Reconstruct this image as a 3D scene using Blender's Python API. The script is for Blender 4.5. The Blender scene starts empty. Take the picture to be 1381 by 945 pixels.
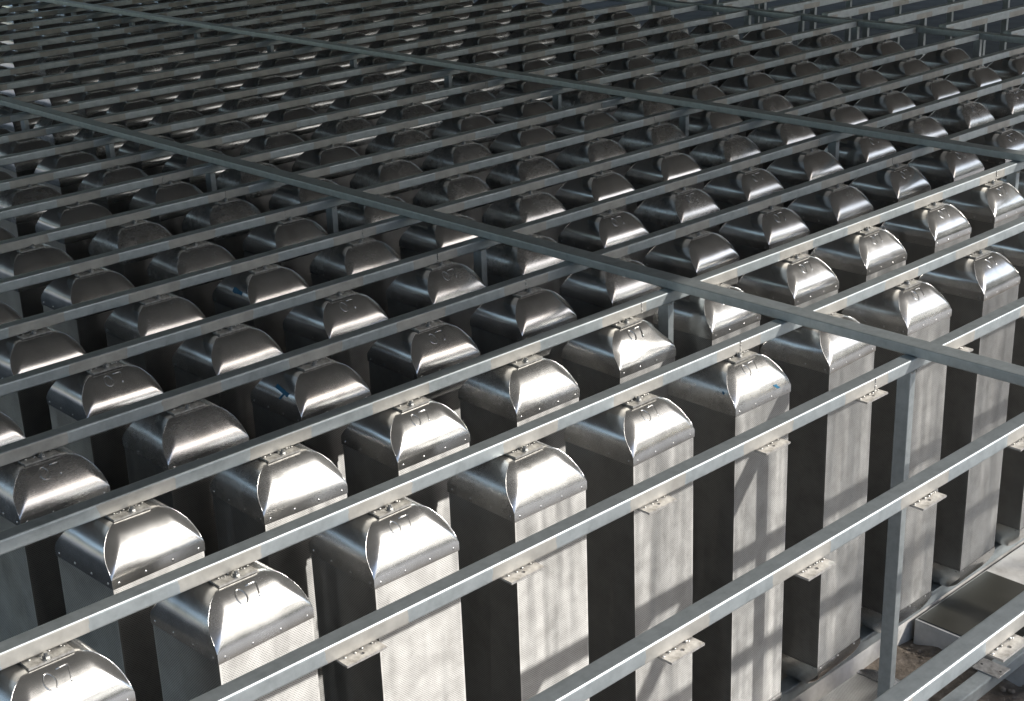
import bpy, bmesh, math, random
from mathutils import Vector, Matrix

random.seed(7)
U = 0.5                       # metres per grid step along a rail
P = 1.0206                    # row pitch in grid steps
SC = bpy.context.scene
COL = SC.collection

# ------------------------------------------------------------------ camera
CAMC = (-3.38385, -5.73742, 3.62422)
RR = ((0.7248413, -0.6880943, -0.0336368),
      (-0.2687290, -0.2374474, -0.9334899),
      (0.6343421, 0.6856712, -0.3570225))
FPX = 2010.64
cam_d = bpy.data.cameras.new('camera')
cam_d.sensor_width = 36.0
cam_d.lens = FPX / 1381 * 36
cam_d.clip_start = 0.05
cam_d.clip_end = 3000
cam = bpy.data.objects.new('camera', cam_d)
COL.objects.link(cam)
m = Matrix.Identity(4)
for r in range(3):
    m[r][0], m[r][1], m[r][2] = RR[0][r], -RR[1][r], -RR[2][r]
    m[r][3] = CAMC[r] * U
cam.matrix_world = m
SC.camera = cam


def pix(x, y, z):
    d = [x - CAMC[0], y - CAMC[1], z - CAMC[2]]
    q = [sum(RR[k][a] * d[a] for a in range(3)) for k in range(3)]
    if q[2] < 0.2:
        return -9999, -9999
    return 690.5 + FPX * q[0] / q[2], 472.5 + FPX * q[1] / q[2]


def seen(x, y, z, mx=70, my=45):
    u, v = pix(x, y, z)
    return -mx < u < 1381 + mx and -my < v < 945 + my


# ------------------------------------------------------------------ light
SUNV = Vector((0.69, -1.0, 0.80)).normalized()
world = bpy.data.worlds.new('World')
SC.world = world
world.use_nodes = True
wn = world.node_tree
bg = wn.nodes['Background']
sky = wn.nodes.new('ShaderNodeTexSky')
sky.sky_type = 'NISHITA'
sky.sun_disc = False
sky.sun_elevation = math.asin(SUNV.z)
sky.sun_rotation = math.atan2(SUNV.x, SUNV.y)
sky.dust_density = 1.1
sky.air_density = 1.0
sky.ozone_density = 0.5
wn.links.new(sky.outputs[0], bg.inputs[0])
bg.inputs[1].default_value = 0.15
sun_d = bpy.data.lights.new('sun', 'SUN')
sun_d.energy = 3.3
sun_d.angle = math.radians(0.8)
sun_d.color = (1.0, 0.965, 0.91)
sun = bpy.data.objects.new('sun', sun_d)
COL.objects.link(sun)
sun.rotation_euler = SUNV.to_track_quat('Z', 'Y').to_euler()
sun.location = (8, -14, 12)
SC.view_settings.view_transform = 'Standard'
SC.view_settings.look = 'None'
SC.view_settings.exposure = 0.62
SC.view_settings.gamma = 1.0


# ------------------------------------------------------------------ helpers
def N(nt, kind, **kw):
    n = nt.nodes.new(kind)
    for k, v in kw.items():
        if k.startswith('i_'):
            n.inputs[k[2:].replace('_', ' ')].default_value = v
        else:
            setattr(n, k, v)
    return n


def mat(name):
    mt = bpy.data.materials.new(name)
    mt.use_nodes = True
    nt = mt.node_tree
    return mt, nt, nt.nodes['Principled BSDF'], nt.links


def ramp(nt, src, stops):
    r = nt.nodes.new('ShaderNodeValToRGB')
    el = r.color_ramp.elements
    el[0].position, el[0].color = stops[0][0], (*stops[0][1], 1)
    el[1].position, el[1].color = stops[-1][0], (*stops[-1][1], 1)
    for p_, c_ in stops[1:-1]:
        e = el.new(p_)
        e.color = (*c_, 1)
    nt.links.new(src, r.inputs[0])
    return r


def g3(v):
    return (v, v, v)


def mathn(nt, op, a, b=None, c=None):
    n = nt.nodes.new('ShaderNodeMath')
    n.operation = op
    for k, s in enumerate((a, b, c)):
        if s is None:
            continue
        if isinstance(s, (int, float)):
            n.inputs[k].default_value = s
        else:
            nt.links.new(s, n.inputs[k])
    return n.outputs[0]


def mixc(nt, fac, a, b):
    n = nt.nodes.new('ShaderNodeMix')
    n.data_type = 'RGBA'
    for k, s in ((0, fac), (6, a), (7, b)):
        if isinstance(s, (int, float)):
            n.inputs[k].default_value = s
        elif isinstance(s, tuple):
            n.inputs[k].default_value = (*s, 1)
        else:
            nt.links.new(s, n.inputs[k])
    return n.outputs[2]


def mapped(nt, scale, coord='Object', rnd=0.0):
    tc = nt.nodes.new('ShaderNodeTexCoord')
    mp = nt.nodes.new('ShaderNodeMapping')
    mp.inputs['Scale'].default_value = scale
    nt.links.new(tc.outputs[coord], mp.inputs['Vector'])
    if rnd:
        oi = nt.nodes.new('ShaderNodeObjectInfo')
        v = nt.nodes.new('ShaderNodeCombineXYZ')
        a = mathn(nt, 'MULTIPLY', oi.outputs['Random'], rnd)
        nt.links.new(a, v.inputs[0])
        nt.links.new(a, v.inputs[2])
        nt.links.new(v.outputs[0], mp.inputs['Location'])
    return mp.outputs[0]


def noise(nt, vec, scale, detail=3, rough=0.55):
    n = nt.nodes.new('ShaderNodeTexNoise')
    n.inputs['Scale'].default_value = scale
    n.inputs['Detail'].default_value = detail
    n.inputs['Roughness'].default_value = rough
    nt.links.new(vec, n.inputs['Vector'])
    return n.outputs['Fac']


def bump(nt, bsdf, h, strength, dist, prev=None):
    b = nt.nodes.new('ShaderNodeBump')
    b.inputs['Strength'].default_value = strength
    b.inputs['Distance'].default_value = dist
    nt.links.new(h, b.inputs['Height'])
    if prev is not None:
        nt.links.new(prev, b.inputs['Normal'])
    nt.links.new(b.outputs[0], bsdf.inputs['Normal'])
    return b.outputs[0]


# ------------------------------------------------------------------ materials
def mat_cap():
    mt, nt, b, L = mat('brushed_stainless')
    v = mapped(nt, (1, 1, 1), rnd=40)
    vs = mapped(nt, (6, 90, 90), rnd=40)
    smudge = noise(nt, v, 9, 5, 0.6)
    brush = noise(nt, vs, 9, 4, 0.7)
    spots = noise(nt, v, 60, 3, 0.6)
    c = ramp(nt, smudge, [(0.25, (0.49, 0.48, 0.46)), (0.5, (0.62, 0.61, 0.59)), (0.8, (0.68, 0.67, 0.65))])
    stain = ramp(nt, spots, [(0.66, g3(0)), (0.74, g3(1))])
    L.new(mixc(nt, mathn(nt, 'MULTIPLY', stain.outputs[0], 0.25), c.outputs[0], (0.36, 0.34, 0.31)), b.inputs['Base Color'])
    b.inputs['Metallic'].default_value = 0.94
    r = mathn(nt, 'ADD', mathn(nt, 'MULTIPLY', smudge, 0.14), mathn(nt, 'MULTIPLY', brush, 0.14))
    oi = nt.nodes.new('ShaderNodeObjectInfo')
    r = mathn(nt, 'ADD', r, mathn(nt, 'MULTIPLY', oi.outputs['Random'], 0.09))
    L.new(mathn(nt, 'ADD', r, 0.05), b.inputs['Roughness'])
    p1 = bump(nt, b, brush, 0.03, 0.002)
    bump(nt, b, noise(nt, v, 7, 1, 0.4), 0.16, 0.006, p1)
    return mt


def mat_perf():
    """perforated sheet: staggered round holes, plain strips along the folded corners"""
    mt, nt, b, L = mat('perforated_stainless')
    tc = nt.nodes.new('ShaderNodeTexCoord')
    mp = nt.nodes.new('ShaderNodeMapping')
    mp.inputs['Rotation'].default_value = (0, 0, math.radians(45))
    k = 1 / (0.0105 * U)
    mp.inputs['Scale'].default_value = (k, k, k)
    L.new(tc.outputs['UV'], mp.inputs['Vector'])
    vo = nt.nodes.new('ShaderNodeTexVoronoi')
    vo.voronoi_dimensions = '2D'
    vo.inputs['Scale'].default_value = 1.0
    vo.inputs['Randomness'].default_value = 0.0
    L.new(mp.outputs[0], vo.inputs['Vector'])
    hole = mathn(nt, 'LESS_THAN', vo.outputs['Distance'], 0.23)
    sx = nt.nodes.new('ShaderNodeSeparateXYZ')
    L.new(tc.outputs['UV'], sx.inputs[0])
    w = 0.572 * U
    fr = mathn(nt, 'FRACT', mathn(nt, 'DIVIDE', sx.outputs[0], w))
    edge = mathn(nt, 'MULTIPLY', mathn(nt, 'GREATER_THAN', fr, 0.022), mathn(nt, 'LESS_THAN', fr, 0.978))
    hole = mathn(nt, 'MULTIPLY', hole, edge)
    v = mapped(nt, (1, 1, 1), rnd=40)
    big = noise(nt, mapped(nt, (1, 1, 0.1), rnd=40), 8.5, 2, 0.4)
    sm = noise(nt, v, 14, 5, 0.65)
    streak = noise(nt, mapped(nt, (40, 40, 1.2), rnd=40), 2.2, 3, 0.6)
    c = ramp(nt, sm, [(0.25, (0.34, 0.335, 0.322)), (0.55, (0.44, 0.436, 0.424)), (0.8, (0.50, 0.496, 0.484))])
    c2 = mixc(nt, mathn(nt, 'MULTIPLY', streak, 0.2), c.outputs[0], (0.42, 0.41, 0.39))
    L.new(mixc(nt, hole, c2, (0.05, 0.05, 0.048)), b.inputs['Base Color'])
    L.new(mathn(nt, 'SUBTRACT', 0.95, mathn(nt, 'MULTIPLY', hole, 0.8)), b.inputs['Metallic'])
    r = mathn(nt, 'ADD', mathn(nt, 'MULTIPLY', sm, 0.16), 0.37)
    tg = nt.nodes.new('ShaderNodeTangent')
    tg.direction_type = 'UV_MAP'
    L.new(tg.outputs[0], b.inputs['Tangent'])
    b.inputs['Anisotropic'].default_value = 0.86
    b.inputs['Anisotropic Rotation'].default_value = 0.25
    L.new(mathn(nt, 'ADD', r, mathn(nt, 'MULTIPLY', hole, 0.5)), b.inputs['Roughness'])
    p1 = bump(nt, b, big, 0.75, 0.016)
    bump(nt, b, sm, 0.06, 0.003, p1)
    return mt


def mat_galv(name, patches=True):
    """galvanised tube, with matt zinc paint brushed on round each bracket"""
    mt, nt, b, L = mat(name)
    v = mapped(nt, (1, 1, 1))
    oi = nt.nodes.new('ShaderNodeObjectInfo')
    sp = noise(nt, v, 26, 4, 0.65)
    st = noise(nt, mapped(nt, (1.5, 40, 40)), 5, 4, 0.6)
    z1 = ramp(nt, sp, [(0.25, (0.36, 0.395, 0.40)), (0.5, (0.47, 0.51, 0.515)), (0.75, (0.55, 0.595, 0.60))])
    zc = mixc(nt, mathn(nt, 'MULTIPLY', st, 0.5), z1.outputs[0], (0.38, 0.41, 0.42))
    rough = mathn(nt, 'ADD', mathn(nt, 'MULTIPLY', st, 0.2), 0.36)
    if patches:
        tc = nt.nodes.new('ShaderNodeTexCoord')
        sx = nt.nodes.new('ShaderNodeSeparateXYZ')
        L.new(tc.outputs['Object'], sx.inputs[0])
        wob = noise(nt, mapped(nt, (1, 1, 1)), 3.1, 2, 0.5)
        wob2 = noise(nt, mapped(nt, (1, 1, 1)), 60, 2, 0.5)
        x = mathn(nt, 'DIVIDE', sx.outputs[0], U)
        cell = mathn(nt, 'ROUND', x)
        wn_ = nt.nodes.new('ShaderNodeTexWhiteNoise')
        wn_.noise_dimensions = '2D'
        cv = nt.nodes.new('ShaderNodeCombineXYZ')
        L.new(cell, cv.inputs[0])
        L.new(mathn(nt, 'MULTIPLY', oi.outputs['Random'], 77.0), cv.inputs[1])
        L.new(cv.outputs[0], wn_.inputs['Vector'])
        off = mathn(nt, 'MULTIPLY', mathn(nt, 'SUBTRACT', wn_.outputs['Value'], 0.5), 0.16)
        d = mathn(nt, 'ABSOLUTE', mathn(nt, 'ADD', mathn(nt, 'SUBTRACT', x, cell), off))
        d = mathn(nt, 'ADD', d, mathn(nt, 'MULTIPLY', mathn(nt, 'SUBTRACT', wob, 0.5), 0.16))
        d = mathn(nt, 'ADD', d, mathn(nt, 'MULTIPLY', mathn(nt, 'SUBTRACT', wob2, 0.5), 0.03))
        mask = mathn(nt, 'LESS_THAN', d, 0.225)
        side = mathn(nt, 'LESS_THAN', sx.outputs[2], 0.0835 * U)
        mask = mathn(nt, 'MULTIPLY', mask, side)
        pc = ramp(nt, noise(nt, mapped(nt, (1, 1, 1)), 18, 4, 0.6),
                  [(0.2, (0.32, 0.305, 0.275)), (0.55, (0.42, 0.405, 0.37)), (0.8, (0.50, 0.48, 0.44))])
        zc = mixc(nt, mask, zc, pc.outputs[0])
        rough = mathn(nt, 'ADD', rough, mathn(nt, 'MULTIPLY', mask, 0.12))
        met = mathn(nt, 'SUBTRACT', 0.80, mathn(nt, 'MULTIPLY', mask, 0.2))
        L.new(met, b.inputs['Metallic'])
    else:
        b.inputs['Metallic'].default_value = 0.78
    L.new(zc, b.inputs['Base Color'])
    L.new(rough, b.inputs['Roughness'])
    bump(nt, b, sp, 0.15, 0.002)
    return mt


def mat_plain(name, cols, scale, rough=0.6, metal=0.0, bs=0.2, bd=0.004, detail=5):
    mt, nt, b, L = mat(name)
    n = noise(nt, mapped(nt, (1, 1, 1)), scale, detail, 0.62)
    k = len(cols)
    r = ramp(nt, n, [(0.28 + 0.44 * a / (k - 1), c) for a, c in enumerate(cols)])
    L.new(r.outputs[0], b.inputs['Base Color'])
    b.inputs['Roughness'].default_value = rough
    b.inputs['Metallic'].default_value = metal
    if bs:
        bump(nt, b, n, bs, bd)
    return mt


M_CAP = mat_cap()
M_PERF = mat_perf()
M_RAIL = mat_galv('galvanised_rail')
M_BEAM = mat_galv('galvanised_beam', False)
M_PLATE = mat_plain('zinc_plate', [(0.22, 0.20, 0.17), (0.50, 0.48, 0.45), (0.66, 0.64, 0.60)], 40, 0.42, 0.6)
M_PLATE2 = mat_plain('shaded_sooty_plate', [(0.16, 0.15, 0.135), (0.38, 0.37, 0.35), (0.55, 0.54, 0.51)], 45, 0.45, 0.8)  # darker plate over the capsules: weld soot and the rows' shade in its colour
M_WELD = mat_plain('weld_metal', [(0.18, 0.16, 0.14), (0.55, 0.53, 0.49), (0.75, 0.73, 0.69)], 90, 0.38, 0.8, 0.5)
M_BOLT = mat_plain('bolt_steel', [(0.28, 0.28, 0.27), (0.46, 0.46, 0.45)], 60, 0.42, 1.0, 0)
M_HOLE = mat_plain('hole_shadow', [(0.02, 0.02, 0.02), (0.03, 0.03, 0.03)], 10, 0.8, 0, 0)
M_BLUE = mat_plain('blue_marker', [(0.01, 0.09, 0.17), (0.015, 0.16, 0.28)], 50, 0.5, 0.0, 0)
M_CONC = mat_plain('pale_concrete', [(0.30, 0.285, 0.26), (0.48, 0.465, 0.435), (0.60, 0.58, 0.55)], 7, 0.85, 0, 0.4)
M_SOIL = mat_plain('soil', [(0.08, 0.065, 0.05), (0.16, 0.13, 0.10), (0.30, 0.25, 0.20)], 14, 0.95, 0, 0.8, 0.03, 8)
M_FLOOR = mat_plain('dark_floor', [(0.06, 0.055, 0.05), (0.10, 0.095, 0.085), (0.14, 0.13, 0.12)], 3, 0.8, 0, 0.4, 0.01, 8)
M_ROOF = mat_plain('roof_underside', [(0.20, 0.193, 0.175), (0.26, 0.25, 0.23)], 2, 0.9, 0, 0.1)
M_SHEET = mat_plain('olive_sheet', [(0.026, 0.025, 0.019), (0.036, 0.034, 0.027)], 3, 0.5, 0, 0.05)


# ------------------------------------------------------------------ object helpers
def link(name, me, parent=None, loc=(0, 0, 0)):
    o = bpy.data.objects.new(name, me)
    COL.objects.link(o)
    o.parent = parent
    o.location = (loc[0] * U, loc[1] * U, loc[2] * U)
    return o


def tag(o, label, cat, group=None):
    o['label'] = label
    o['category'] = cat
    if group:
        o['group'] = group
    return o


def finish(bm, name, material, smooth=False, scale=U):
    bmesh.ops.scale(bm, vec=(scale,) * 3, verts=bm.verts)
    me = bpy.data.meshes.new(name)
    bm.normal_update()
    bm.to_mesh(me)
    bm.free()
    me.materials.append(material)
    if smooth:
        for p_ in me.polygons:
            p_.use_smooth = True
    return me


def add_box(bm, x0, x1, y0, y1, z0, z1, bev=0.0, seg=2):
    vs = [bm.verts.new(c) for c in ((x0, y0, z0), (x1, y0, z0), (x1, y1, z0), (x0, y1, z0),
                                    (x0, y0, z1), (x1, y0, z1), (x1, y1, z1), (x0, y1, z1))]
    fs = [bm.faces.new([vs[k] for k in q]) for q in
          ((3, 2, 1, 0), (4, 5, 6, 7), (0, 1, 5, 4), (1, 2, 6, 5), (2, 3, 7, 6), (3, 0, 4, 7))]
    if bev:
        es = {e for f in fs for e in f.edges}
        bmesh.ops.bevel(bm, geom=list(es), offset=bev, segments=seg, affect='EDGES', profile=0.6)


def box_mesh(name, ext, material, bev=0.0, seg=2):
    bm = bmesh.new()
    add_box(bm, *ext, bev=bev, seg=seg)
    return finish(bm, name, material)


def tube_path(bm, pts, r, n=6, closed=False):
    pts = [Vector(p_) for p_ in pts]
    rings = []
    k = len(pts)
    for a in range(k):
        if closed:
            t = pts[(a + 1) % k] - pts[a - 1]
        else:
            t = pts[min(a + 1, k - 1)] - pts[max(a - 1, 0)]
        t.normalize()
        q = t.to_track_quat('Z', 'Y')
        rings.append([bm.verts.new(pts[a] + q @ Vector((r * math.cos(2 * math.pi * s / n), r * math.sin(2 * math.pi * s / n), 0)))
                      for s in range(n)])
    rng = range(k) if closed else range(k - 1)
    for a in rng:
        A, B = rings[a], rings[(a + 1) % k]
        for s in range(n):
            bm.faces.new((A[s], A[(s + 1) % n], B[(s + 1) % n], B[s]))
    if not closed:
        bm.faces.new(rings[0][::-1])
        bm.faces.new(rings[-1])


# ------------------------------------------------------------------ capsule geometry (grid steps, z = 0 at the bracket plate)
HW = 0.288
ZT, ZD, ZS = -0.0170, -0.235, -0.287           # dome top, dome foot, skirt foot
ZB, ZBS, ZBB = -2.66, -2.712, -2.935          # seam, skirt foot and lowest point of the bottom cap
YC = 0.078                                    # capsule centre behind the bolt


PROF_Z = (-0.235, -0.200, -0.160, -0.120, -0.080, -0.040, -0.017)
HIP_X = (0.288, 0.287, 0.281, 0.266, 0.239, 0.198, 0.150)      # sharp hip between side and front panel
HIP_Y = (0.288, 0.270, 0.235, 0.201, 0.170, 0.138, 0.110)
FOLD_X = (0.286, 0.265, 0.239, 0.207, 0.175, 0.152, 0.138)     # soft fold where the front panel turns back to the hip
FRONT_Y = (0.288, 0.281, 0.264, 0.238, 0.204, 0.160, 0.115)


def curve(tab, z):
    """smooth table look-up (Catmull-Rom)"""
    n = len(PROF_Z)
    if z <= PROF_Z[0]:
        return tab[0]
    if z >= PROF_Z[-1]:
        return tab[-1]
    k = max(a for a in range(n - 1) if PROF_Z[a] <= z)
    f = (z - PROF_Z[k]) / (PROF_Z[k + 1] - PROF_Z[k])
    p1, p2 = tab[k], tab[k + 1]
    h = PROF_Z[k + 1] - PROF_Z[k]
    m1 = ((p2 - tab[k - 1]) / (PROF_Z[k + 1] - PROF_Z[k - 1]) if k else (p2 - p1) / h) * h
    m2 = ((tab[k + 2] - p1) / (PROF_Z[k + 2] - PROF_Z[k]) if k + 2 < n else (p2 - p1) / h) * h
    return ((2 * f**3 - 3 * f * f + 1) * p1 + (f**3 - 2 * f * f + f) * m1 + (-2 * f**3 + 3 * f * f) * p2 + (f**3 - f * f) * m2)


def level(t):
    z = ZD + (ZT - ZD) * t
    return z, curve(HIP_X, z), curve(FRONT_Y, z)


def quarter(t):
    """points from the middle of the side panel, through the hip, to the middle of the front panel"""
    h, hx, hy = level(t)
    cy, fx = curve(HIP_Y, h), curve(FOLD_X, h)
    out = [(hx, 0.0), (hx, cy * 0.5), (hx, cy * 0.9), (hx, cy)]
    for s in (0.30, 0.62, 0.88):
        bow = 0.10 * (hy - cy) * math.sin(math.pi * s)
        out.append((hx + (fx - hx) * s, cy + (hy - cy) * s + bow))
    out.append((fx - 0.004, hy))
    out.append((fx * 0.94 - 0.006, hy))
    out.append((fx * 0.5, hy))
    out.append((0.0, hy))
    return out, h


def front_point(x, t, off=0.0):
    """point on the front (towards the viewer) panel of the dome, off = lift along the normal"""
    t = min(max(t, 0.0), 1.0)
    h, hx, hy = level(t)
    h2, _, hy2 = level(t - 0.02 if t > 0.5 else t + 0.02)
    n = Vector((0, -abs(h2 - h), abs(hy2 - hy))).normalized()
    return Vector((x, -hy, h)) + n * off


def side_point(y, t, off=0.0):
    h, hx, hy = level(t)
    h2, hx2, _ = level(t - 0.02 if t > 0.5 else t + 0.02)
    n = Vector((-abs(h2 - h), 0, abs(hx2 - hx))).normalized()
    return Vector((-hx, y, h)) + n * off


def ring_at(t):
    q, h = quarter(t)
    k = len(q)
    pts = []
    pts += [(x, -y) for x, y in q]                       # right-front quadrant, going side -> front
    pts += [(-x, -y) for x, y in q[-2::-1]]              # left-front
    pts += [(-x, y) for x, y in q[1:]]                   # left-back
    pts += [(x, y) for x, y in q[-2:0:-1]]               # right-back
    return pts, h


CORNERS = None


def dome_mesh(name, seed, amp=0.0016, dent=None, flip=False, lv=18):
    bm = bmesh.new()
    rnd = random.Random(seed)
    ph = [rnd.uniform(0, 6.28) for _ in range(12)]

    def wob(p_):
        x, y, z = p_
        return (math.sin(9 * x + ph[0]) * math.sin(8 * y + ph[1]) + 0.6 * math.sin(17 * z + 13 * x + ph[2]) * math.sin(15 * y + ph[3])
                + 0.35 * math.sin(31 * x + ph[4]) * math.sin(29 * (y + z) + ph[5]))
    rings = []
    # skirt
    sk, _ = ring_at(0)
    e = 1.012
    rings.append([bm.verts.new((x * e, y * e, ZS)) for x, y in sk])
    for a in range(lv + 1):
        t = a / lv
        pts, h = ring_at(t)
        s = e + (1 - e) * min(1, t * 5)
        row = []
        for x, y in pts:
            p_ = Vector((x * s, y * s, h))
            d = wob(p_) * amp * math.sin(math.pi * min(t * 0.9 + 0.08, 1))
            n = Vector((x, y, 0.12)).normalized()
            p_ += n * d
            if dent:
                for (c, r, depth) in dent:
                    q = (p_ - Vector(c)).length / r
                    if q < 1:
                        p_ -= n * depth * (1 - q * q) ** 2
            row.append(bm.verts.new(p_))
        rings.append(row)
    k = len(rings[0])
    for a in range(len(rings) - 1):
        A, B = rings[a], rings[a + 1]
        for s in range(k):
            bm.faces.new((A[s], A[(s + 1) % k], B[(s + 1) % k], B[s])) if False else bm.faces.new((A[(s + 1) % k], A[s], B[s], B[(s + 1) % k]))
    for sc, zz in ((0.7, ZT + 0.0035), (0.35, ZT + 0.0045)):
        rings.append([bm.verts.new((v.co.x * sc, v.co.y * sc, zz)) for v in rings[lv + 1]])
        A, B = rings[-2], rings[-1]
        for s in range(k):
            bm.faces.new((A[(s + 1) % k], A[s], B[s], B[(s + 1) % k]))
    bm.faces.new(rings[-1][::-1])
    bmesh.ops.recalc_face_normals(bm, faces=bm.faces)
    # hips stay sharp
    q = 10
    corner = [3, 2 * q - 3, 2 * q + 3, 4 * q - 3]
    hips = set()
    for a in range(lv + 1):
        for c in corner:
            hips.add(frozenset((rings[a][c], rings[a + 1][c])))
    for ed in bm.edges:
        if frozenset(ed.verts) in hips:
            ed.smooth = False
    if flip:
        for v in bm.verts:
            v.co.z = ZBB + (ZT - v.co.z)
        bmesh.ops.reverse_faces(bm, faces=bm.faces)
    return finish(bm, name, M_CAP, smooth=True)


def seam_mesh():
    """ground weld along a front hip"""
    bm = bmesh.new()
    for sx in (-1, 1):
        pts = []
        for a in range(15):
            z = ZD + (ZT - ZD) * a / 14
            pts.append((sx * (curve(HIP_X, z) - 0.0005), -(curve(HIP_Y, z) - 0.0005), z))
        if sx < 0:
            left = pts
        else:
            tube_path(bm, pts, 0.0021, 6)
    me_r = finish(bm, 'hip_seam', M_CAP, smooth=True)
    bm = bmesh.new()
    tube_path(bm, left, 0.0021, 6)
    return finish(bm, 'hip_seam', M_CAP, smooth=True), me_r


def body_mesh(name, full=True):
    bm = bmesh.new()
    uvl = bm.loops.layers.uv.new('UVMap')
    h = HW - 0.002
    cs = [(-h, -h), (h, -h), (h, h), (-h, h)]
    zt, zb = ZS + 0.01, ZB - 0.01
    nz = 1
    w = 0.572 * U
    for a in range(4):
        (x0, y0), (x1, y1) = cs[a], cs[(a + 1) % 4]
        vs = [bm.verts.new((x0, y0, zb)), bm.verts.new((x1, y1, zb)), bm.verts.new((x1, y1, zt)), bm.verts.new((x0, y0, zt))]
        f = bm.faces.new(vs)
        for lp, (uu, vv) in zip(f.loops, ((a * w, zb * U), ((a + 1) * w, zb * U), ((a + 1) * w, zt * U), (a * w, zt * U))):
            lp[uvl].uv = (uu, vv)
    return finish(bm, name, M_PERF)


def rivet_mesh():
    bm = bmesh.new()
    def dome(c, n):
        n = Vector(n)
        q = n.to_track_quat('Z', 'Y')
        top = bm.verts.new(Vector(c) + n * 0.007)
        for (rr, hh) in ((0.0085, 0.0),):
            rg = [bm.verts.new(Vector(c) + q @ Vector((rr * math.cos(a * 1.0472), rr * math.sin(a * 1.0472), hh))) for a in range(6)]
        for s in range(6):
            bm.faces.new((rg[s], rg[(s + 1) % 6], top))
    e = HW * 1.012
    for a in (-0.25, -0.085, 0.085, 0.25):
        dome((a, -e, -0.262), (0, -1, 0))
        dome((-e, a, -0.262), (-1, 0, 0))
        dome((e, a, -0.262), (1, 0, 0))
    for a in (-0.25, -0.02, 0.2):
        dome((a, -e, ZB - 0.02), (0, -1, 0))
        dome((-e, a, ZB - 0.02), (-1, 0, 0))
    return finish(bm, 'rivets', M_CAP, smooth=True)


def number_mesh():
    bm = bmesh.new()
    t0, x0 = 0.80, 0.0
    def S(a, b):                        # a along the rail, b up the dome
        return front_point(x0 + a, t0 + b, -0.001)
    zero = [S(-0.050 + 0.028 * math.cos(k * math.pi / 8), 0.13 * math.sin(k * math.pi / 8)) for k in range(16)]
    tube_path(bm, zero, 0.0045, 6, True)
    seven = [S(0.0, 0.128), S(0.025, 0.13), S(0.050, 0.13), S(0.060, 0.12), S(0.054, 0.07), S(0.048, 0.0), S(0.042, -0.07), S(0.038, -0.13)]
    tube_path(bm, seven, 0.0045, 6)
    return finish(bm, 'stamped_number', M_CAP, smooth=True)


def bolt_mesh():
    bm = bmesh.new()
    def prism(r, z0, z1, n):
        A = [bm.verts.new((r * math.cos(2 * math.pi * s / n), r * math.sin(2 * math.pi * s / n), z0)) for s in range(n)]
        B = [bm.verts.new((r * math.cos(2 * math.pi * s / n), r * math.sin(2 * math.pi * s / n), z1)) for s in range(n)]
        for s in range(n):
            bm.faces.new((A[s], A[(s + 1) % n], B[(s + 1) % n], B[s]))
        bm.faces.new(B)
    prism(0.026, 0.0, 0.004, 10)
    prism(0.019, 0.004, 0.018, 6)
    prism(0.010, 0.018, 0.028, 8)
    return finish(bm, 'bolt', M_BOLT)


def bracket_mesh():
    """welded angle plate with a bolt hole"""
    bm = bmesh.new()
    x0, x1, y0, y1, z0, z1 = -0.112, 0.112, -0.036, 0.06, -0.012, 0.0
    n, r = 12, 0.011
    for z, flip in ((z1, False), (z0, True)):
        ring = [bm.verts.new((r * math.cos(2 * math.pi * s / n), r * math.sin(2 * math.pi * s / n), z)) for s in range(n)]
        outer = []
        for s in range(n):
            c, d = math.cos(2 * math.pi * s / n), math.sin(2 * math.pi * s / n)
            k = min((x1 if c > 0 else -x0) / max(abs(c), 1e-6), (y1 if d > 0 else -y0) / max(abs(d), 1e-6))
            outer.append(bm.verts.new((c * k, d * k, z)))
        cor = {}
        for (cx, cy) in ((x0, y0), (x1, y0), (x1, y1), (x0, y1)):
            cor[(cx, cy)] = bm.verts.new((cx, cy, z))
        for s in range(n):
            a, b = outer[s], outer[(s + 1) % n]
            mid = [a]
            if abs(a.co.x - b.co.x) > 1e-5 and abs(a.co.y - b.co.y) > 1e-5:
                sx = x1 if (a.co.x + b.co.x) > 0 else x0
                sy = y1 if (a.co.y + b.co.y) > 0 else y0
                mid.append(cor[(sx, sy)])
            mid.append(b)
            f = [ring[s]] + mid + [ring[(s + 1) % n]]
            bm.faces.new(f[::-1] if flip else f)
        if flip:
            low_ring = ring
        else:
            up_ring = ring
    for s in range(n):
        bm.faces.new((up_ring[s], up_ring[(s + 1) % n], low_ring[(s + 1) % n], low_ring[s]))
    # rim
    c4 = [(x0, y0), (x1, y0), (x1, y1), (x0, y1)]
    for a in range(4):
        (ax, ay), (bx, by) = c4[a], c4[(a + 1) % 4]
        bm.faces.new([bm.verts.new(v) for v in ((ax, ay, z0), (bx, by, z0), (bx, by, z1), (ax, ay, z1))])
    loose = [v for v in bm.verts if not v.link_faces]
    bmesh.ops.delete(bm, geom=loose, context='VERTS')
    return finish(bm, 'bracket', M_PLATE)


def bead_mesh(name, seed, length, axis='x', r=0.007, n=11, gap=0.5):
    bm = bmesh.new()
    rnd = random.Random(seed)
    for a in range(n):
        if rnd.random() < gap:
            continue
        p_ = (a / (n - 1) - 0.5) * length
        s = r * rnd.uniform(0.5, 1.15)
        c = Vector((p_, 0, 0)) if axis == 'x' else Vector((0, 0, p_))
        c += Vector((rnd.uniform(-.003, .003),) * 3)
        mtx = Matrix.Translation(c) @ Matrix.Diagonal((s * (1.5 if axis == 'x' else 1), s, s * (1.3 if axis == 'z' else 0.8), 1))
        bmesh.ops.create_icosphere(bm, subdivisions=1, radius=1, matrix=mtx)
    return finish(bm, name, M_WELD, smooth=True)


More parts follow.
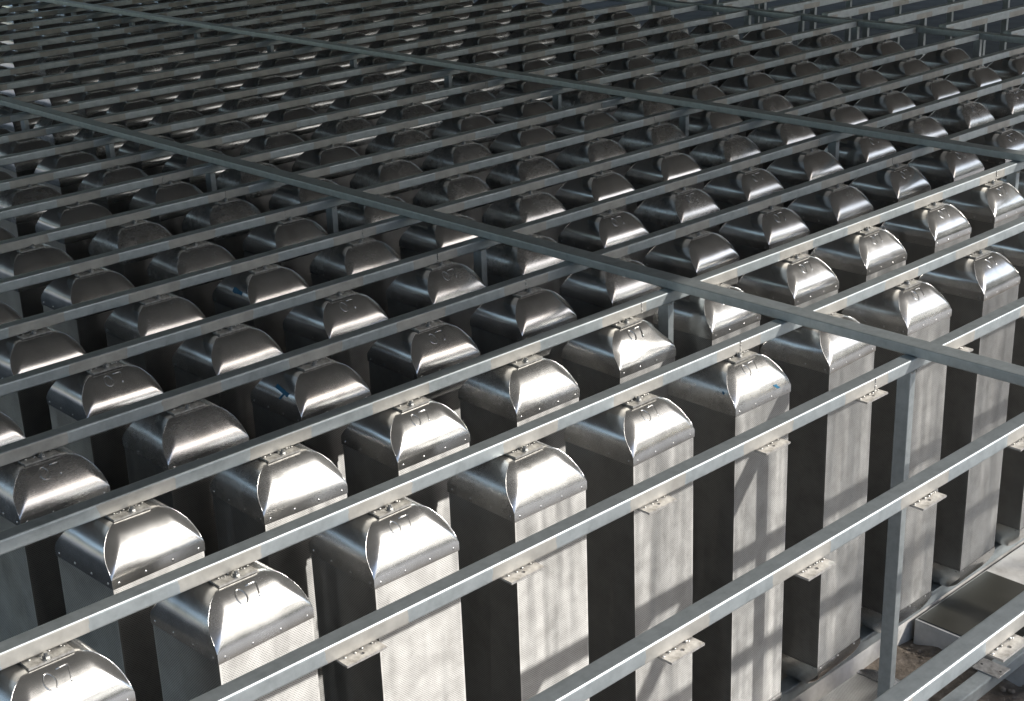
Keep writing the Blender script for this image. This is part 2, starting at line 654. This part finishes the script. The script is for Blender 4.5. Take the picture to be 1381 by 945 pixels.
# ------------------------------------------------------------------ setting: ground, floor, roof
ZG = -3.42                                                # ground level
def sheet(name, x0, x1, y0, y1, z, material, nx=1, ny=1, amp=0.0, seed=1):
    bm = bmesh.new()
    rnd = random.Random(seed)
    vs = [[bm.verts.new((x0 + (x1 - x0) * a / nx, y0 + (y1 - y0) * b / ny,
                         z + (rnd.uniform(-amp, amp) if amp and 0 < a < nx and 0 < b < ny else 0))) for b in range(ny + 1)] for a in range(nx + 1)]
    for a in range(nx):
        for b in range(ny):
            bm.faces.new((vs[a][b], vs[a + 1][b], vs[a + 1][b + 1], vs[a][b + 1]))
    o = link(name, finish(bm, name, material, smooth=amp > 0))
    o['kind'] = 'structure'
    return o


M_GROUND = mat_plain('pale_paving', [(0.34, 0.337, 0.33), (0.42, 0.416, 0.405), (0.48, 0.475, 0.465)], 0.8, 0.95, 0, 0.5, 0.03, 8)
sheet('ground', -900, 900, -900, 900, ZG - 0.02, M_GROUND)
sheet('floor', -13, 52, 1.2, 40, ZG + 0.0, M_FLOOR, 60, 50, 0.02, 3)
sheet('soil', -6, 34, -5.5, 1.2, ZG + 0.13, M_SOIL, 160, 34, 0.05, 4)

# roof over the shaded rows (its front edge throws the shade line across the second row)
HR = 4.5
SL = SUNV.z / -SUNV.y
YE = 1.05 - HR / SL
bm = bmesh.new()
rx0, rx1, ry1 = -12, 52, 40
pl = [(rx0, YE - 0.45), (rx1, YE + 1.55), (rx1, ry1), (rx0, ry1)]
lo = [bm.verts.new((x, y, HR)) for x, y in pl]
hi = [bm.verts.new((x, y, HR + 0.5)) for x, y in pl]
bm.faces.new(lo[::-1]); bm.faces.new(hi)
for a in range(4):
    bm.faces.new((lo[a], lo[(a + 1) % 4], hi[(a + 1) % 4], hi[a]))
roof = link('roof', finish(bm, 'roof', M_ROOF))
roof['kind'] = 'structure'
for (x, y) in ((-11, 12), (-11, 26), (-11, 39), (9, 39), (25, 39), (51, 39), (51, 24), (51, 9)):
    link('column', box_mesh('column', (x - .4, x + .4, y - .4, y + .4, ZG - 0.02, HR + 0.01), M_CONC, 0.03), roof)

# unseen wood added behind the camera: darkens the low horizon for the deep rows
M_LEAF = mat_plain('foliage', [(0.02, 0.03, 0.012), (0.045, 0.06, 0.025), (0.075, 0.09, 0.04)], 1.5, 0.8, 0, 0.5, 0.05)
bm = bmesh.new()
rnd = random.Random(12)
for k in range(150):
    a = math.radians(rnd.uniform(150, 372))
    R_ = rnd.uniform(62, 84)
    h = rnd.uniform(8.0, 13.0)
    cx, cy = 4 + R_ * math.cos(a), 0 + R_ * math.sin(a)
    w_ = rnd.uniform(4, 7)
    res = bmesh.ops.create_icosphere(bm, subdivisions=3, radius=1.0)
    f1, f2, f3 = (rnd.uniform(0, 6) for _ in range(3))
    for v in res['verts']:
        q = v.co
        d = 1 + 0.16 * math.sin(5 * q.x + f1) * math.sin(6 * q.z + f2) + 0.12 * math.sin(13 * q.y + f3 + 9 * q.z) + rnd.uniform(-.09, .09)
        v.co = Vector((cx + q.x * d * w_, cy + q.y * d * w_, ZG + h * 0.5 + q.z * d * h * 0.5))
o = link('added_far_trees', finish(bm, 'added_far_trees', M_LEAF))
o['kind'] = 'stuff'
o['label'] = 'unseen added belt of dark green trees darkening the low horizon'
o['category'] = 'trees'

# a yard tree outside the frame: dapples the lower front row and the soil at lower right
t = link('yard_tree', None, None, (15.3, -14.2, ZG - 0.02))
tag(t, 'slender leafy tree in the open yard in front of the capsules', 'tree')
bm = bmesh.new()
rnd = random.Random(31)
tube_path(bm, [(0, 0, -0.1), (0.1, 0.05, 3), (0.0, 0.2, 6), (-0.1, 0.1, 9), (0.0, 0.0, 12.4)], 0.22, 8)
for k in range(16):
    a, z = rnd.uniform(0, 6.28), rnd.uniform(6.5, 11.8)
    l_ = rnd.uniform(1.2, 2.6)
    tube_path(bm, [(0, 0.1, z), (0.5 * l_ * math.cos(a), 0.5 * l_ * math.sin(a), z + 0.5), (l_ * math.cos(a), l_ * math.sin(a), z + 0.8)], 0.05, 5)
link('trunk', finish(bm, 'trunk', mat_plain('bark', [(0.06, 0.045, 0.03), (0.13, 0.10, 0.075)], 6, 0.95)), t)
bm = bmesh.new()
for k in range(70):
    a, z, rr = rnd.uniform(0, 6.28), rnd.gauss(10.0, 1.7), 2.7 * math.sqrt(rnd.random())
    z = min(z, 12.7)
    c = Vector((rr * math.cos(a), rr * math.sin(a), z))
    for q in range(15):
        p_ = c + Vector((rnd.gauss(0, .34), rnd.gauss(0, .34), rnd.gauss(0, .26)))
        u_ = Vector((rnd.uniform(-1, 1), rnd.uniform(-1, 1), rnd.uniform(-1, 1))).normalized() * rnd.uniform(.09, .16)
        w_ = u_.orthogonal().normalized() * 0.06
        vs = [bm.verts.new(p_ + d) for d in (-u_, w_, u_, -w_)]
        bm.faces.new(vs)
link('crown', finish(bm, 'crown', M_LEAF), t)

# ------------------------------------------------------------------ rails, cross beams, posts
ORD = ['zeroth', 'first', 'second', 'third', 'fourth', 'fifth', 'sixth', 'seventh', 'eighth', 'ninth', 'tenth', 'eleventh', 'twelfth',
       'thirteenth', 'fourteenth', 'fifteenth', 'sixteenth', 'seventeenth', 'eighteenth', 'nineteenth', 'twentieth', 'twenty-first',
       'twenty-second', 'twenty-third', 'twenty-fourth', 'twenty-fifth', 'twenty-sixth', 'twenty-seventh', 'twenty-eighth',
       'twenty-ninth', 'thirtieth', 'thirty-first', 'thirty-second']
X0R, X1R = -3.2, 15.83
RY0, RY1, RZ0, RZ1 = 0.030, 0.130, 0.004, 0.089
B1, B2, B3 = 4.525, 9.535, 15.84
BW, BH = 0.147, 0.070
ME_RAIL = box_mesh('tube', (X0R, X1R, RY0, RY1, RZ0, RZ1), M_RAIL, 0.012, 3)
ME_BRK = bracket_mesh()
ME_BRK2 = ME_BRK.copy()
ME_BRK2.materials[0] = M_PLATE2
ME_BEADS = [bead_mesh('weld', s, 0.19) for s in range(4)]
ME_JOINT = [bead_mesh('weld', 20 + s, 0.07, 'z', 0.008, 7, 0.1) for s in range(4)]
JMAX = 28
rails = {}
for j in range(-3, JMAX):
    us = [pix(x, j * P + .09, 0.06) for x in (0, 2, 4, 6, 8, 10, 12, 14, 15.5)]
    if not any(-60 < u < 1440 and -25 < v < 990 for u, v in us):
        continue
    r = link('rail', ME_RAIL, None, (0, j * P, 0))
    nn = j + 4
    if j < 0:
        lab = {-3: 'galvanised square rail crossing the lower right corner, nearest the camera',
               -2: 'second nearest galvanised rail, carrying only empty brackets with bolt holes',
               -1: 'galvanised rail with empty brackets just in front of the first capsule row'}[j]
    else:
        lab = 'galvanised square rail carrying the %s row of capsules from the front' % ORD[j + 1]
    tag(r, lab, 'rail', 'parallel galvanised rails over the capsules')
    rails[j] = r
    rnd = random.Random(100 + j)
    r.rotation_euler.z = rnd.uniform(-0.0007, 0.0007)
    r.location.y += rnd.uniform(-0.003, 0.003) * U
    for i in range(-2, 16):
        if not seen(i, j * P, 0, 90, 60):
            continue
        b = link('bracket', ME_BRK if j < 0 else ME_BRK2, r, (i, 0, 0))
        if j < 9:
            link('weld', rnd.choice(ME_BEADS), b, (0, RY0 - 0.004, 0.003))['kind'] = 'stuff'
    for bx in (B1, B2):
        xx = bx - rnd.uniform(0.28, 0.62)
        if j < 10 and seen(xx, j * P, 0.06):
            link('weld', rnd.choice(ME_JOINT), r, (xx, RY0 - 0.002, 0.047))['kind'] = 'stuff'

# cross beams lie on the rails
for bx, y0, y1, lab in ((B1, -4.6, 27.5, 'dark flat steel cross beam lying over the rails, nearest the camera'),
                        (B2, -4.6, 27.5, 'second steel cross beam lying over the rails, crossing the upper half')):
    o = link('cross_beam', box_mesh('cross_beam', (0, BW, y0, y1, 0, BH), M_BEAM, 0.010, 3), None, (bx, 0, RZ1 + 0.002))
    tag(o, lab, 'beam', 'steel cross beams')
o = link('cross_beam', box_mesh('cross_beam', (0, BW, -3, 20, 0, 0.09), M_BEAM, 0.010, 3), None, (B3 + 0.004, 0, 0.002))
tag(o, 'far steel beam at upper right where the capsule rails end', 'beam', 'steel cross beams')

# posts
PW, PD = 0.060, 0.100
def post(x, y, ztop, lab, grp='square steel posts under the rails', zb=None):
    zb = ZG - 0.05 if zb is None else zb
    h = ztop - zb
    o = link('post', box_mesh('post', (0, PW, 0, PD, 0, h), M_BEAM, 0.006, 2), None, (x, y, zb))
    tag(o, lab, 'post', grp)
    return o

for bx, nm in ((B1, 'nearest'), (B2, 'second')):
    k = 0
    for j in range(-1, JMAX, 2):
        if seen(bx, j * P, -0.1, 40, 25):
            k += 1
            if j == -1 and bx == B1:
                lab = 'tall galvanised post standing before the front capsule row, lit on one side'
            else:
                lab = 'short visible steel post under the %s cross beam at the %s capsule row' % (nm, ORD[j + 1])
            p_ = post(bx - 0.045, j * P + RY0 + 0.004, RZ0 - 0.001, lab)
            if j < 8:
                w_ = link('weld', ME_BEADS[j % 4], p_, (PW / 2, -0.003, h_ if False else (RZ0 - 0.001) - (ZG - 0.05) - 0.004))
                w_.scale = (0.35, 1.4, 1.4)
                w_['kind'] = 'stuff'
kk = 0
for j in range(1, 14):
    if j % 2 == 1 and seen(B3, j * P, -0.2, 30, 20):
        kk += 1
        post(B3 + 0.04, j * P + 0.05, -0.001, 'steel post under the far end beam at the %s capsule row' % ORD[j + 1])

# empty bay beyond the far beam
for a, j in enumerate(range(2, 13)):
    y = j * P - 0.35
    if not (seen(17, y, 0, 60, 30) or seen(19, y, 0, 60, 30)):
        continue
    o = link('rail', box_mesh('tube', (B3 + 0.16, 24.0, 0, 0.122, 0, 0.122), M_RAIL, 0.012, 2), None, (0, y, 0.004))
    tag(o, 'empty galvanised rail beyond the far end beam, level with the %s capsule row' % ORD[j + 1], 'rail', 'empty rails beyond the far beam')
    for k2, x in enumerate((17.1, 19.6)):
        if seen(x, y, -0.2, 30, 20):
            post(x, y + 0.01, 0.003, '%s row\'s %s post under an empty rail beyond the far end beam' % (ORD[j + 1], ('nearer', 'farther')[k2]),
                 'posts beyond the far beam')

# ------------------------------------------------------------------ capsules
ME_DOME = [dome_mesh('cap', s) for s in range(6)]
ME_DENT = dome_mesh('cap', 77, 0.003, [((-0.20, -0.23, -0.17), 0.12, 0.028), ((0.24, -0.16, -0.12), 0.15, 0.030), ((0.05, -0.2, -0.1), 0.11, 0.010)])
ME_BCAP = dome_mesh('bottom_cap', 9, 0.001, flip=True, lv=9)
ME_BODY = body_mesh('body')
ME_RIV = rivet_mesh()
ME_NUM = number_mesh()
ME_BOLT = bolt_mesh()
ME_SEAMS = seam_mesh()
ZO = ZBB                                        # empties stand at the capsule's foot


def lift(me):
    """shift mesh so that its origin is at the capsule's foot"""
    for v in me.vertices:
        v.co.z -= ZO * U


for me in ME_DOME + [ME_DENT, ME_BCAP, ME_BODY, ME_RIV, ME_NUM] + list(ME_SEAMS):
    lift(me)


def col_phrase(i):
    if i <= 4:
        return '%s left of the nearest cross beam' % ORD[5 - i]
    if i <= 9:
        return '%s right of the nearest cross beam' % ORD[i - 4]
    return '%s right of the second cross beam' % ORD[i - 9]


def patch(name, fn, outline, parent, off=0.0022, n=5):
    """thin marker stroke that follows the dome"""
    bm = bmesh.new()
    (a0, b0), (a1, b1), w = outline
    L_ = math.hypot(a1 - a0, (b1 - b0) * 0.35) or 1
    px, py = -(b1 - b0) * 0.35 / L_ * w, (a1 - a0) / L_ * w / 0.35
    rows = []
    rnd = random.Random(a0 * 31 + b0)
    for k in range(n + 1):
        f = k / n
        ww = 0.6 + 0.5 * rnd.random()
        a, b = a0 + (a1 - a0) * f, b0 + (b1 - b0) * f
        rows.append([bm.verts.new(fn(a + px * s * ww, b + py * s * ww, off)) for s in (-1, 1)])
    for k in range(n):
        bm.faces.new((rows[k][0], rows[k][1], rows[k + 1][1], rows[k + 1][0]))
    me = finish(bm, name, M_BLUE)
    lift(me)
    return link(name, me, parent)


caps = {}
for j in range(0, JMAX):
    for i in range(-2, 16):
        if not (seen(i, j * P + YC, -0.1, 60, 40) or (j < 2 and seen(i, j * P, -1.2, 60, 40))):
            continue
        rnd = random.Random(i * 131 + j * 17)
        e = link('steel_capsule', None, None, (i + rnd.uniform(-.008, .008), j * P + YC, ZO))
        e.empty_display_size = 0.1
        e.rotation_euler = (rnd.uniform(-0.004, 0.004), rnd.uniform(-0.005, 0.005), rnd.uniform(-0.03, 0.03) if not (j < 2 and i < 1) else rnd.uniform(0.035, 0.05))
        lab = 'perforated steel capsule in the %s row from front, %s' % (ORD[j + 1], col_phrase(i))
        if (i, j) == (4, 1):
            lab = 'steel capsule with a dented dome in the second row, left of the nearest cross beam'
        if (i, j) == (4, 0):
            lab = 'steel capsule with blue marks on its front, front row, left of the cross beam'
        if (i, j) == (2, 2):
            lab = 'steel capsule with a blue scribble on its left shoulder, third row from front'
        if (i, j) == (1, 0):
            lab = 'front row steel capsule with the brightest sunlit face, %s' % col_phrase(i)
        tag(e, lab, 'capsule', 'steel capsules hung in rows under the rails')
        caps[(i, j)] = e
        c_ = link('cap', ME_DENT if (i, j) == (4, 1) else rnd.choice(ME_DOME), e)
        if j < 12 and (i, j) != (4, 1):
            for sm_ in ME_SEAMS:
                link('hip_seam', sm_, c_)
        link('body', ME_BODY, e)
        if j < 2:
            link('bottom_cap', ME_BCAP, e)
        if j < 7:
            o = link('rivets', ME_RIV, e)
            o['kind'] = 'stuff'
        if j < 4 and rnd.random() < (1.0 if j == 0 else 0.7) and (i, j) not in ((2, 0), (1, 1), (3, 1)):
            link('stamped_number', ME_NUM, e)
        if j < 9:
            link('bolt', ME_BOLT, e, (0, -YC, -ZO + 0.0005))

mk = 'marker_stroke'
e = caps[(4, 0)]
patch(mk, front_point, ((0.13, 0.18), (0.18, 0.0), 0.011), e)
patch(mk, front_point, ((0.115, 0.19), (0.15, 0.17), 0.009), e)
patch(mk, front_point, ((-0.272, 0.02), (-0.235, 0.05), 0.007), e)
patch(mk, side_point, ((-0.17, 0.42), (-0.185, 0.34), 0.009), e)
e = caps[(2, 2)]
patch(mk, side_point, ((0.02, 0.62), (-0.13, 0.50), 0.022), e)
patch(mk, side_point, ((-0.09, 0.52), (-0.045, 0.30), 0.010), e)
if (3, 4) in caps:
    patch(mk, side_point, ((0.00, 0.50), (-0.13, 0.46), 0.035), caps[(3, 4)])

# ------------------------------------------------------------------ foot of the front row: bottom tubes, footing, block
BZ1 = ZBB - 0.014
for j, lab in ((0, 'galvanised bottom tube carrying the feet of the front capsule row'),
               (-1, 'low galvanised tube with a bare mounting plate at lower right')):
    o = link('bottom_tube', box_mesh('tube', (-3, 15.5, 0.018, 0.140, BZ1 - 0.122, BZ1), M_BEAM, 0.012, 2), None, (0, j * P, 0))
    tag(o, lab, 'tube', 'bottom tubes')
    for i in range(3, 10):
        if seen(i, j * P, BZ1, 60, 40):
            pl_ = link('mounting_plate', box_mesh('mounting_plate', (-0.09, 0.09, -0.115, 0.115, 0, 0.010), M_PLATE, 0.002, 1), o, (i, 0.079, BZ1 + 0.001))
            for sy in (-0.08, 0.08):
                link('bolt_hole', box_mesh('bolt_hole', (-0.01, 0.01, sy - 0.01, sy + 0.01, 0.0, 0.0112), M_HOLE, 0.004, 2), pl_)
for j in (1, 2):
    o = link('bottom_tube', box_mesh('tube', (-3, 15.5, 0.018, 0.140, BZ1 - 0.122, BZ1), M_BEAM, 0.012, 2), None, (0, j * P, 0))
    tag(o, 'bottom tube carrying the feet of the %s capsule row' % ORD[j + 1], 'tube', 'bottom tubes')

FZ = BZ1 - 0.124
o = link('footing_wall', box_mesh('footing_wall', (-3, 15.5, 0.045, 0.36, ZG - 0.06, FZ), M_CONC, 0.008, 2))
tag(o, 'pale concrete footing wall under the bottom tube of the front capsule row', 'footing')
t = link('footing_block', None, None, (7.25, -0.62, ZG - 0.05))
tag(t, 'concrete footing block topped by a flat dark olive sheet, lower right', 'footing')
bx0, bx1, by0, by1 = -0.82, 2.2, -0.86, 0.62
link('block', box_mesh('block', (bx0, bx1, by0, by1, 0, FZ - 0.01 - (ZG - 0.05)), M_CONC, 0.01, 2), t)
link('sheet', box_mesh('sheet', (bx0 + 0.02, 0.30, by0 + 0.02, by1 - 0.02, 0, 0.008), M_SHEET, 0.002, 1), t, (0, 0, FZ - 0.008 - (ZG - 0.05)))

# capsule lying on the soil in front of the footing
e = link('lying_capsule', None, None, (4.36, -0.52, ZG + 0.02))
tag(e, 'loose perforated capsule lying on the soil below the front row, barely in view', 'capsule')
for nm, me in (('cap', ME_DOME[1]), ('body', ME_BODY), ('bottom_cap', ME_BCAP)):
    link(nm, me, e)
e.rotation_euler = (0, math.radians(-90), math.radians(0))
e.location = (5.35 * U, -0.62 * U, (ZG + 0.31) * U)

# rubble on the soil
M_STONE = mat_plain('rubble', [(0.10, 0.08, 0.06), (0.19, 0.155, 0.12), (0.30, 0.26, 0.21)], 9, 0.95, 0, 0.6)
bm = bmesh.new()
bmesh.ops.create_icosphere(bm, subdivisions=1, radius=1)
iv = [v.co.copy() for v in bm.verts]
bm.verts.index_update()
ifc = [[v.index for v in f.verts] for f in bm.faces]
bm.free()
rnd = random.Random(5)
vs, fs = [], []
for k in range(4500):
    x, y = rnd.uniform(3.4, 9.5), rnd.uniform(-3.2, -0.02)
    r_ = rnd.uniform(0.006, 0.026) * (0.5 + rnd.random() ** 3)
    sy_, sz_, an = rnd.uniform(.5, 1), rnd.uniform(.4, .9), rnd.uniform(0, 6.28)
    ca, sa = math.cos(an), math.sin(an)
    b0 = len(vs)
    for q in iv:
        px, py, pz = q.x * r_, q.y * r_ * sy_, q.z * r_ * sz_
        vs.append(((x + px * ca - py * sa) * U, (y + px * sa + py * ca) * U, (ZG + 0.13 + r_ * 0.3 + pz) * U))
    fs += [[b0 + a for a in f] for f in ifc]
me = bpy.data.meshes.new('rubble')
me.from_pydata(vs, [], fs)
me.materials.append(M_STONE)
o = link('rubble', me)
o['kind'] = 'stuff'
o['label'] = 'small stones and broken soil scattered on the ground'
o['category'] = 'rubble'
